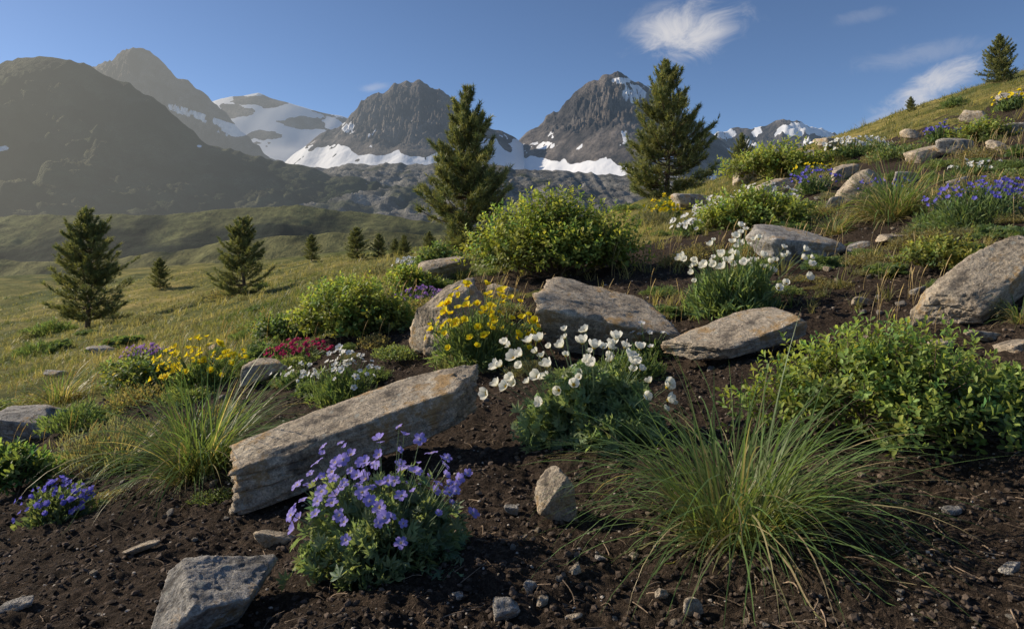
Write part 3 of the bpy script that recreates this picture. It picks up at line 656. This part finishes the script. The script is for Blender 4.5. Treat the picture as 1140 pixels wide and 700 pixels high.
clump('white_pasqueflower', 'clump of white cup-shaped flowers on a soil slope', 'flowering plant', 818, 354, 136, 104, 'white', 64, 15, .52, 'narrow', 18, 2600, (.075,.105,.042), 3, wide=1.15, foc=8, face=(-.25,-.22,.55), fj=.36)
clump('yellow_cinquefoil', 'clump of bright yellow flowers beside tan boulders', 'flowering plant', 534, 412, 126, 98, 'yellow', 99, 12, .55, 'narrow', 14, 3200, (.075,.105,.042), 4, wide=1.08, foc=2)
clump('yellow_cinquefoil', 'loose clump of yellow flowers at the meadow edge', 'flowering plant', 226, 436, 92, 66, 'yellow', 66, 9.5, .5, 'oval', 8, 1100, (.07,.098,.033), 5, wide=1.15)
clump('blue_bellflower', 'low clump of deep blue flowers in dark soil', 'flowering plant', 66, 582, 88, 56, 'blue', 72, 8, .7, 'oval', 9, 1200, (.07,.094,.042), 6)
clump('blue_bellflower', 'wide mat of blue flowers on the slope', 'flowering plant', 1086, 258, 130, 64, 'blue', 99, 6.2, .78, 'narrow', 11, 1600, (.062,.09,.033), 7)
SM = [('blue_bellflower','small patch of blue flowers',905,218,56,34,'blue',45,5,.6),('blue_bellflower','small patch of blue flowers',1048,160,44,26,'blue',35,4.5,.6),('blue_bellflower','small patch of blue flowers',1110,236,80,44,'blue',70,6,.7),
 ('violet_thyme','low mat of violet flowers near grass',165,404,56,22,'violet',60,5,.6),('violet_thyme','low mat of violet flowers near grass',470,340,64,26,'violet',70,5,.6),
 ('pink_campion','pink flowers at the edge of a shrub',560,300,50,46,'pink',26,7,.5),('red_pinks','low cluster of dark red flowers',336,404,78,26,'red',95,6,.5),
 ('white_saxifrage','white starry flowers above a green cushion',388,450,84,66,'smallwhite',46,9,.6),('white_saxifrage','white flowers at the meadow crest',455,304,40,20,'smallwhite',30,5,.5),
 ('white_saxifrage','drift of white flowers on the slope',800,250,70,32,'smallwhite',70,7,.5),('white_saxifrage','drift of white flowers on the slope',852,232,80,28,'smallwhite',60,6,.5),('white_saxifrage','drift of white flowers on the slope',950,178,80,24,'smallwhite',80,5.5,.5),
 ('white_saxifrage','drift of white flowers on the slope',775,262,60,26,'smallwhite',40,8,.5),('white_saxifrage','white flowers above the lower bed',330,432,60,26,'smallwhite',20,7,.5),
 ('yellow_cinquefoil','bright yellow flower patch on the crest',738,246,52,20,'yellow',55,6,.5),('yellow_cinquefoil','bright yellow flower patch on the slope',905,194,50,12,'yellow',24,4,.5),('yellow_cinquefoil','bright yellow flower patch on the slope',1128,124,44,24,'yellow',30,4.5,.5),
 ('yellow_cinquefoil','scattered yellow flowers by the meadow',145,448,60,40,'yellow',22,7,.5),('yellow_cinquefoil','scattered yellow flowers by the meadow',258,410,50,26,'yellow',26,7,.5),
 ('white_saxifrage','small white blooms beside a flat slab',722,404,54,46,'smallwhite',14,10,.5),('yellow_cinquefoil','tiny yellow flowers on the slope',750,232,50,16,'yellow',30,5,.5),
 ('blue_bellflower','blue flowers dotted among slope grass',985,222,60,24,'blue',26,5,.5),('white_saxifrage','sparse white flowers among slope stones',1085,196,60,18,'smallwhite',26,4.5,.5)]
for i, q in enumerate(SM):
    clump(q[0], q[1]+' among green leaves', 'flowering plant', q[2], q[3], q[4], q[5], q[6], q[7], q[8], q[9], 'narrow', 9, 500, (.06,.09,.033), 20+i, indiv=False)
protoc = []
for i in range(5):
    r = np.random.RandomState(700+i); V, F, C = foliage_dome(.5, .45, .34, 1500, ['narrow','oval','narrow','palm','oval'][i], [.14,.07,.09,.12,.055][i], [(.065,.092,.033),(.082,.105,.037),(.10,.098,.055),(.06,.086,.032),(.11,.096,.042)][i], r, i)
    o = mk('foliage', V, F, M_LEAF, C); COL.objects.unlink(o); protoc.append(o)
def cushion(u, v, w, i, r, hk=1.):
    P, s = site(u, v); k = w*s; y0 = P.y; P.y += k*.3; P.x *= P.y/y0; P.z = float(T(P.x, P.y))-.01*k
    e = empty('cushion_plant', P, 'low rounded green cushion plant on the slope', 'plant', 'low green cushion plants', r.uniform(0, 6))
    o = protoc[i].copy(); o.parent = e; o.scale = (k, k, k*hk*r.uniform(.8, 1.2)); COL.objects.link(o)
r = np.random.RandomState(77)
for (u, v, w, i, hk) in [(380,452,72,0,1.3),(512,416,60,2,1),(700,425,90,0,.8),(112,528,110,2,1.2),(150,452,70,4,1),(250,470,60,4,.7),(440,405,56,1,.7),(330,412,60,1,.8),(300,404,70,3,.7),(60,452,80,4,.5),(20,455,70,1,.6),(238,560,50,1,.6),(590,420,60,2,.8),(560,352,50,1,.8),
   (470,352,60,4,.8),(430,372,70,1,.9),(760,300,60,4,.7),(735,330,50,0,.6),(900,320,60,4,.4),(1140,300,60,1,.6),(960,250,60,4,.7),(1040,262,60,1,.8),(1100,215,70,4,.7),(1130,200,60,1,.7),(870,250,80,1,.7),(1090,180,60,4,.7),(1000,180,60,1,.7),(900,240,60,1,.8),(840,282,60,0,.7),
   (95,480,90,0,.8),(170,490,70,2,.8),(60,520,60,3,.7),(5,520,60,0,.9),(120,560,60,4,.5),(210,452,60,1,.8),(350,440,50,3,.7),(410,430,50,0,.7)]:
    cushion(u, v, w, i, r, hk)
n = 0
while n < 150:
    u, v = r.uniform(0, 1140), r.uniform(110, 440); P, s = site(u, v)
    if P.y > 35 or P.y < 4 or (v > 360 and u > 700) or (600 < u < 740 and v > 300): continue
    cushion(u, v, r.uniform(20, 60)*(1 if v > 250 else .7), r.randint(5), r, r.uniform(.4, 1)); n += 1

# ---------------------------------------------------------------- shrubs
def shrub(label, u, v, w, h, nsh, ls, seed, col=(.075,.12,.025), lobes=9, nleaf=10, depth=.75, group=None, wd=.58):
    P, s = site(u, v); r = np.random.RandomState(seed+1300); W = w*s/2; H = h*s; y0 = P.y; P.y += W*.4; P.x *= P.y/y0; P.z = float(T(P.x, P.y))-.03*H
    e = empty('shrub', P, label, 'shrub', group)
    lobes = int(lobes*1.6)
    ph = np.arange(lobes)*2.399+r.uniform(-.3, .3, lobes); q = np.sqrt(np.linspace(0, .62, lobes))*r.uniform(.85, 1.1, lobes)
    lc = np.stack([np.cos(ph)*q*W, np.sin(ph)*q*W*depth, H*(.12+.50*(1-q**1.5))*r.uniform(.6, 1.25, lobes)], -1)
    lr = r.uniform(.20, .38, lobes)*np.minimum(W, H*1.4)
    k = r.randint(0, lobes, nsh); cz = r.uniform(-.4, 1, nsh); p2 = r.uniform(0, 2*pi, nsh); sz_ = np.sqrt(1-cz**2)
    d = np.stack([sz_*np.cos(p2), sz_*np.sin(p2), cz], -1); rho = r.uniform(.35, 1.35, nsh)
    S = lc[k]+d*lr[k][:, None]*rho[:, None]*np.array([1.2,1.1,1.0])
    S[:, 2] = np.maximum(S[:, 2], .03*H+T(P.x+S[:,0], P.y+S[:,1])-P.z)
    sd = nrm(d*.65+np.array([0,0,.55])+r.normal(0, .35, (nsh,3)))
    l = ls*s; m = nleaf; j = np.arange(m); tpos = (j/(m-1.))*l*2.3
    pos = S[:, None]+sd[:, None]*(tpos-l*.75)[None, :, None]
    X = nrm(np.cross(sd, r.normal(0, 1, (nsh,3)))); Y = np.cross(sd, X); az = j*2.4
    tilt = np.radians(85-50*(j/(m-1.)))
    ld = sd[:, None]*np.cos(tilt)[None, :, None]+(X[:, None]*np.cos(az)[None, :, None]+Y[:, None]*np.sin(az)[None, :, None])*np.sin(tilt)[None, :, None]
    ld = nrm(ld+r.normal(0, .15, ld.shape)).reshape(-1, 3); M = frames(ld, np.repeat(sd, m, 0)); n = nsh*m
    sz = l*r.uniform(.65, 1.15, n)*np.tile(.8+.35*np.sin((j+1)/(m+1)*pi), nsh)
    tv, tf = (OLEAF, OLEAFF) if ls > 7 else (LEAF, LEAFF)
    V, F = stamp(tv, tf, M, pos.reshape(-1, 3), np.stack([sz*wd, sz, sz], -1))
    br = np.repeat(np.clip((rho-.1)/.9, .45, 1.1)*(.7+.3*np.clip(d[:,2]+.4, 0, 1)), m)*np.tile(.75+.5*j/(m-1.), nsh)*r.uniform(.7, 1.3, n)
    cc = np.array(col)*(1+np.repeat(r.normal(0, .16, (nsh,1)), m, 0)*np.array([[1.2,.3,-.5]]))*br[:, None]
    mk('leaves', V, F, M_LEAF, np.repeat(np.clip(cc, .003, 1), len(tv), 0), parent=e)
    B0 = r.normal(0, .08*W, (lobes,3))*np.array([1,1,0]); Vb1, Fb1 = tubes(bez(B0, (B0+lc)*.5*np.array([.9,.9,.8]), lc, 6), np.linspace(.016, .008, 6)[None]*np.full((lobes,1), H), 6)
    q = r.choice(nsh, min(nsh, 420), False); Vb2, Fb2 = tubes(bez(lc[k[q]]*.9, (lc[k[q]]+S[q])/2-np.array([0,0,.03*H]), S[q], 5), np.linspace(.006, .003, 5)[None]*np.full((len(q),1), H), 4)
    V, F, C = join([(Vb1, Fb1, np.ones_like(Vb1)*.1), (Vb2, Fb2, np.ones_like(Vb2)*.1)]); mk('branches', V, F, M_BARK, parent=e)
YG = (.125,.15,.028)
shrub('broad leafy green shrub with small oval leaves over dark soil', 988, 513, 298, 158, 1500, 9.0, 1, (.112,.145,.030), 12, 8, wd=.52)
shrub('rounded bright green shrub on the crest beside pines', 618, 312, 188, 98, 2000, 5.8, 2, YG, 14, 8)
shrub('spreading green shrub at the meadow edge', 388, 378, 136, 66, 1300, 5.4, 3, YG, 10, 8)
shrub('low yellow-green shrub beside rock', 1048, 306, 80, 36, 450, 5, 4, (.13,.14,.032), 7, 8)
shrub('low green shrub on the slope', 862, 203, 120, 36, 800, 4.4, 5, YG, 9, 7)
shrub('low green shrub on the slope above white flowers', 838, 262, 124, 46, 900, 5, 6, YG, 9, 7)
shrub('leafy plant at the bed edge', 18, 552, 66, 72, 260, 9, 7, (.08,.118,.032), 6, 9, wd=.45)
shrub('low dark green shrub near the meadow', 318, 378, 70, 34, 450, 4.6, 8, (.07,.10,.028), 7, 8)
shrub('low green shrub near the crest', 490, 300, 60, 26, 350, 4.2, 9, (.08,.11,.028), 6, 7)
shrub('low spreading shrub behind yellow flowers', 160, 440, 80, 40, 400, 5.5, 10, (.09,.112,.032), 7, 8)
shrub('low green shrub high on the slope', 1095, 160, 70, 24, 350, 3.5, 11, YG, 7, 7)
shrub('low leafy shrub beneath the pine', 455, 330, 60, 30, 400, 4.6, 12, YG, 6, 7)
shrub('small green shrub among soil and stones', 1130, 470, 56, 56, 200, 8.5, 13, (.105,.138,.03), 5, 9, wd=.5)

# ---------------------------------------------------------------- pines
def pine_parts(seed, H=1., Rw=.27, nb=120, nt=17, nn=18, low=.08, pw=.75):
    r = np.random.RandomState(seed+2000)
    m = 14; t = np.linspace(0, 1, m); tp = np.stack([.012*np.sin(t*5+seed), .012*np.cos(t*4+seed)-.012, t], -1)[None]
    Vt, Ft = tubes(tp, (.020*(1-t)**.9+.002)[None], 8); trunk = (Vt, Ft)
    wh = np.linspace(low, .97, max(8, nb//7)); zf = np.clip(wh[r.randint(0, len(wh), nb)]+r.normal(0, .008, nb), low, .98); az = r.uniform(0, 2*pi, nb)
    Lb = Rw*np.clip((1-zf)**pw*1.05, .07, 1)*r.uniform(.55, 1.12, nb)*(.75+.25*ss(zf, low, low+.15))*(1+.25*fbm(az*1.3, zf*4, 2, seed))
    up = np.radians(2+42*zf+r.normal(0, 9, nb)); D = np.stack([np.cos(az)*np.cos(up), np.sin(az)*np.cos(up), np.sin(up)], -1)
    A = np.stack([0*az, 0*az, zf], -1); C = A+D*Lb[:, None]; B = A+D*Lb[:, None]*.5-np.array([0,0,1])*(Lb*.16)[:, None]; C[:, 2] += Lb*.16
    Vb, Fb = tubes(bez(A, B, C, 5), (np.linspace(.0065, .0018, 5)[None]*(.4+.6*(1-zf))[:, None]), 5)
    k = np.repeat(np.arange(nb), nt); n = len(k); tt = r.uniform(.22, 1.03, n)**.85; keep = r.uniform(0, 1, n) < np.clip(Lb[k]/Rw*1.9, .35, 1); k = k[keep]; tt = tt[keep]; n = len(k)
    T_ = tt[:, None]; pos = A[k]*(1-T_)**2+2*B[k]*T_*(1-T_)+C[k]*T_**2
    side = np.stack([-np.sin(az[k]), np.cos(az[k]), 0*az[k]], -1); off = r.normal(0, .30, n)*Lb[k]*(1.1-tt)
    pos = pos+side*off[:, None]; pos[:, 2] += r.normal(0, .008, n)+.008
    td = nrm(D[k]*.9+side*np.sign(off)[:, None]*.4+np.array([0,0,.75])+r.normal(0, .2, (n,3)))
    kk = np.repeat(np.arange(n), nn); N_ = len(kk)
    nd = nrm(td[kk]*.9+r.normal(0, .52, (N_,3))); ln = .037*r.uniform(.6, 1.2, N_)*(.8+.35*(1-zf[k][kk])); w = .0048
    base = pos[kk]+td[kk]*r.uniform(-.018, .012, (N_,1)); sd = nrm(np.cross(nd, r.normal(0, 1, (N_,3))))*w*.5
    V = np.stack([base-sd, base+sd, base+nd*ln[:, None]], 1); F = np.arange(N_*3).reshape(-1, 3)
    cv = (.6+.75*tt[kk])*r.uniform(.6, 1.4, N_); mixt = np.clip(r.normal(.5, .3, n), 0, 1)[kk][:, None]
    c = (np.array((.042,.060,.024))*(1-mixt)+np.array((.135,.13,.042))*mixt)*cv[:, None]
    c = np.repeat(c[:, None], 3, 1)
    return trunk, (Vb, Fb), (V.reshape(-1, 3), F, c.reshape(-1, 3))
PP = []
for i, (rw, nb, nt_, lw, pw) in enumerate([(.36,155,30,.05,.72),(.46,165,33,.02,.70),(.40,130,28,.08,.58)]):
    tr, br, cr = pine_parts(i, 1, rw, nb, nt_, 16, lw, pw)
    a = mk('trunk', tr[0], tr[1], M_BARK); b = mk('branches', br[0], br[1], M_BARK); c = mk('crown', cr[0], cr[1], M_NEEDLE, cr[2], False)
    for o in (a, b, c): COL.objects.unlink(o)
    PP.append((a, b, c))
def pine(u, vb, vt, i, rz, label, wk=1.):
    P, s = site(u, vb); H = (vb-vt)*s; P.z = float(T(P.x, P.y))
    e = empty('pine_tree', (P.x, P.y, P.z-.01*H), label, 'tree', None, rz); e.scale = (H*wk, H*wk, H*1.01)
    for o in PP[i]:
        q = o.copy(); q.parent = e; COL.objects.link(q)
pine(520, 284, 100, 0, .5, 'tall dark green pine tree with uneven crown on the crest')
pine(743, 219, 71, 1, 2.1, 'broad green pine tree on the grassy slope', .93)
pine(98, 364, 236, 2, 3.3, 'pine tree with bare lower trunk in sunny meadow', 1.05)
pine(270, 333, 244, 2, 1.0, 'bushy pine tree standing in meadow', 1.1)
for (u, a, b, i, k) in [(178,322,288,2,1.1),(347,291,262,2,1.1),(397,290,254,2,1.2),(422,288,261,2,1.1),(450,286,262,1,1.),(478,284,258,1,1.),(826,204,150,1,.8),(1113,92,40,1,1.),(1014,124,108,1,1.),(440,286,266,2,1.1)]:
    pine(u, a, b, i, u*.37, 'small pine tree on grass', k)

# ---------------------------------------------------------------- world, sun, camera
AZ = -72.; EL = 29.
w = bpy.data.worlds.new('World'); scene.world = w; w.use_nodes = True; t = w.node_tree; N = t.nodes; L = t.links; N.clear()
sk = N.new('ShaderNodeTexSky'); sk.sky_type = 'NISHITA'; sk.sun_disc = False; sk.sun_elevation = math.radians(EL); sk.sun_rotation = math.radians(AZ); sk.altitude = 2800; sk.air_density = .82; sk.dust_density = 2.6; sk.ozone_density = 3.2
tc = N.new('ShaderNodeTexCoord'); sp = N.new('ShaderNodeSeparateXYZ'); L.new(tc.outputs['Generated'], sp.inputs[0])
yy = math_(N, L, 'MAXIMUM', sp.outputs[1], .05); px = math_(N, L, 'DIVIDE', sp.outputs[0], yy); pz = math_(N, L, 'DIVIDE', sp.outputs[2], yy)
cb = N.new('ShaderNodeCombineXYZ'); L.new(px, cb.inputs[0]); L.new(pz, cb.inputs[1])
total = None
for (u, v, hl, hw, ang, dens) in [(768,34,90,48,14,.9),(1035,98,90,28,28,.8),(1000,130,90,22,25,.5),(1030,60,120,18,10,.18),(415,97,26,8,10,.3),(720,20,50,18,30,.3),(960,18,50,12,10,.12)]:
    sub = ND(N, 'ShaderNodeVectorMath', operation='SUBTRACT'); L.new(cb.outputs[0], sub.inputs[0]); sub.inputs[1].default_value = ((u-570)/760, (270-v)/760, 0)
    ro = ND(N, 'ShaderNodeVectorRotate', rotation_type='Z_AXIS'); L.new(sub.outputs[0], ro.inputs['Vector']); ro.inputs['Angle'].default_value = -math.radians(ang)
    mu = ND(N, 'ShaderNodeVectorMath', operation='MULTIPLY'); L.new(ro.outputs[0], mu.inputs[0]); mu.inputs[1].default_value = (760/hl, 760/hw, 0)
    ln = ND(N, 'ShaderNodeVectorMath', operation='LENGTH'); L.new(mu.outputs[0], ln.inputs[0])
    mr = ND(N, 'ShaderNodeMapRange', interpolation_type='SMOOTHSTEP'); L.new(ln.outputs['Value'], mr.inputs[0]); mr.inputs[1].default_value = 0; mr.inputs[2].default_value = 1.25; mr.inputs[3].default_value = 1; mr.inputs[4].default_value = 0
    nz = N.new('ShaderNodeTexNoise'); nz.inputs['Scale'].default_value = 2.4; nz.inputs['Detail'].default_value = 8; nz.inputs['Roughness'].default_value = .66; nz.inputs['Distortion'].default_value = .8
    md = ND(N, 'ShaderNodeVectorMath', operation='MULTIPLY'); L.new(ro.outputs[0], md.inputs[0]); md.inputs[1].default_value = (6, 9, 0)
    ad = ND(N, 'ShaderNodeVectorMath', operation='ADD'); L.new(md.outputs[0], ad.inputs[0]); ad.inputs[1].default_value = (u*.1, v*.1, 0); L.new(ad.outputs[0], nz.inputs['Vector'])
    a = math_(N, L, 'ADD', nz.outputs['Fac'], math_(N, L, 'MULTIPLY', mr.outputs[0], .5))
    b = ND(N, 'ShaderNodeMapRange', interpolation_type='SMOOTHSTEP'); L.new(a, b.inputs[0]); b.inputs[1].default_value = .60; b.inputs[2].default_value = 1.12; b.inputs[3].default_value = 0; b.inputs[4].default_value = dens
    c = math_(N, L, 'MULTIPLY', b.outputs[0], math_(N, L, 'MULTIPLY', mr.outputs[0], 2., True))
    total = c if total is None else math_(N, L, 'MAXIMUM', total, c)
front = math_(N, L, 'GREATER_THAN', sp.outputs[1], .06); total = math_(N, L, 'MULTIPLY', total, front)
c = mixc(N, L, total, sk.outputs[0], (5.6,5.5,5.6))
bg = N.new('ShaderNodeBackground'); L.new(c, bg.inputs[0]); bg.inputs[1].default_value = .125
o = N.new('ShaderNodeOutputWorld'); L.new(bg.outputs[0], o.inputs[0])
sv = Vector((math.sin(math.radians(AZ))*math.cos(math.radians(EL)), math.cos(math.radians(AZ))*math.cos(math.radians(EL)), math.sin(math.radians(EL))))
ld = bpy.data.lights.new('sun', 'SUN'); ld.energy = 5.0; ld.angle = math.radians(.5); ld.color = (1, .88, .70)
lo = bpy.data.objects.new('sun', ld); COL.objects.link(lo); lo.rotation_euler = sv.to_track_quat('Z', 'Y').to_euler()
cam = bpy.data.cameras.new('camera'); co = bpy.data.objects.new('camera', cam); COL.objects.link(co)
co.location = (0, 0, EYE); co.rotation_euler = (pi/2, 0, 0); cam.lens = 24; cam.sensor_width = 36; cam.shift_y = -80/1140.; cam.clip_start = .05; cam.clip_end = 40000
scene.camera = co
scene.view_settings.view_transform = 'Standard'; scene.view_settings.look = 'None'; scene.view_settings.exposure = 0
print('objects', len(bpy.data.objects))
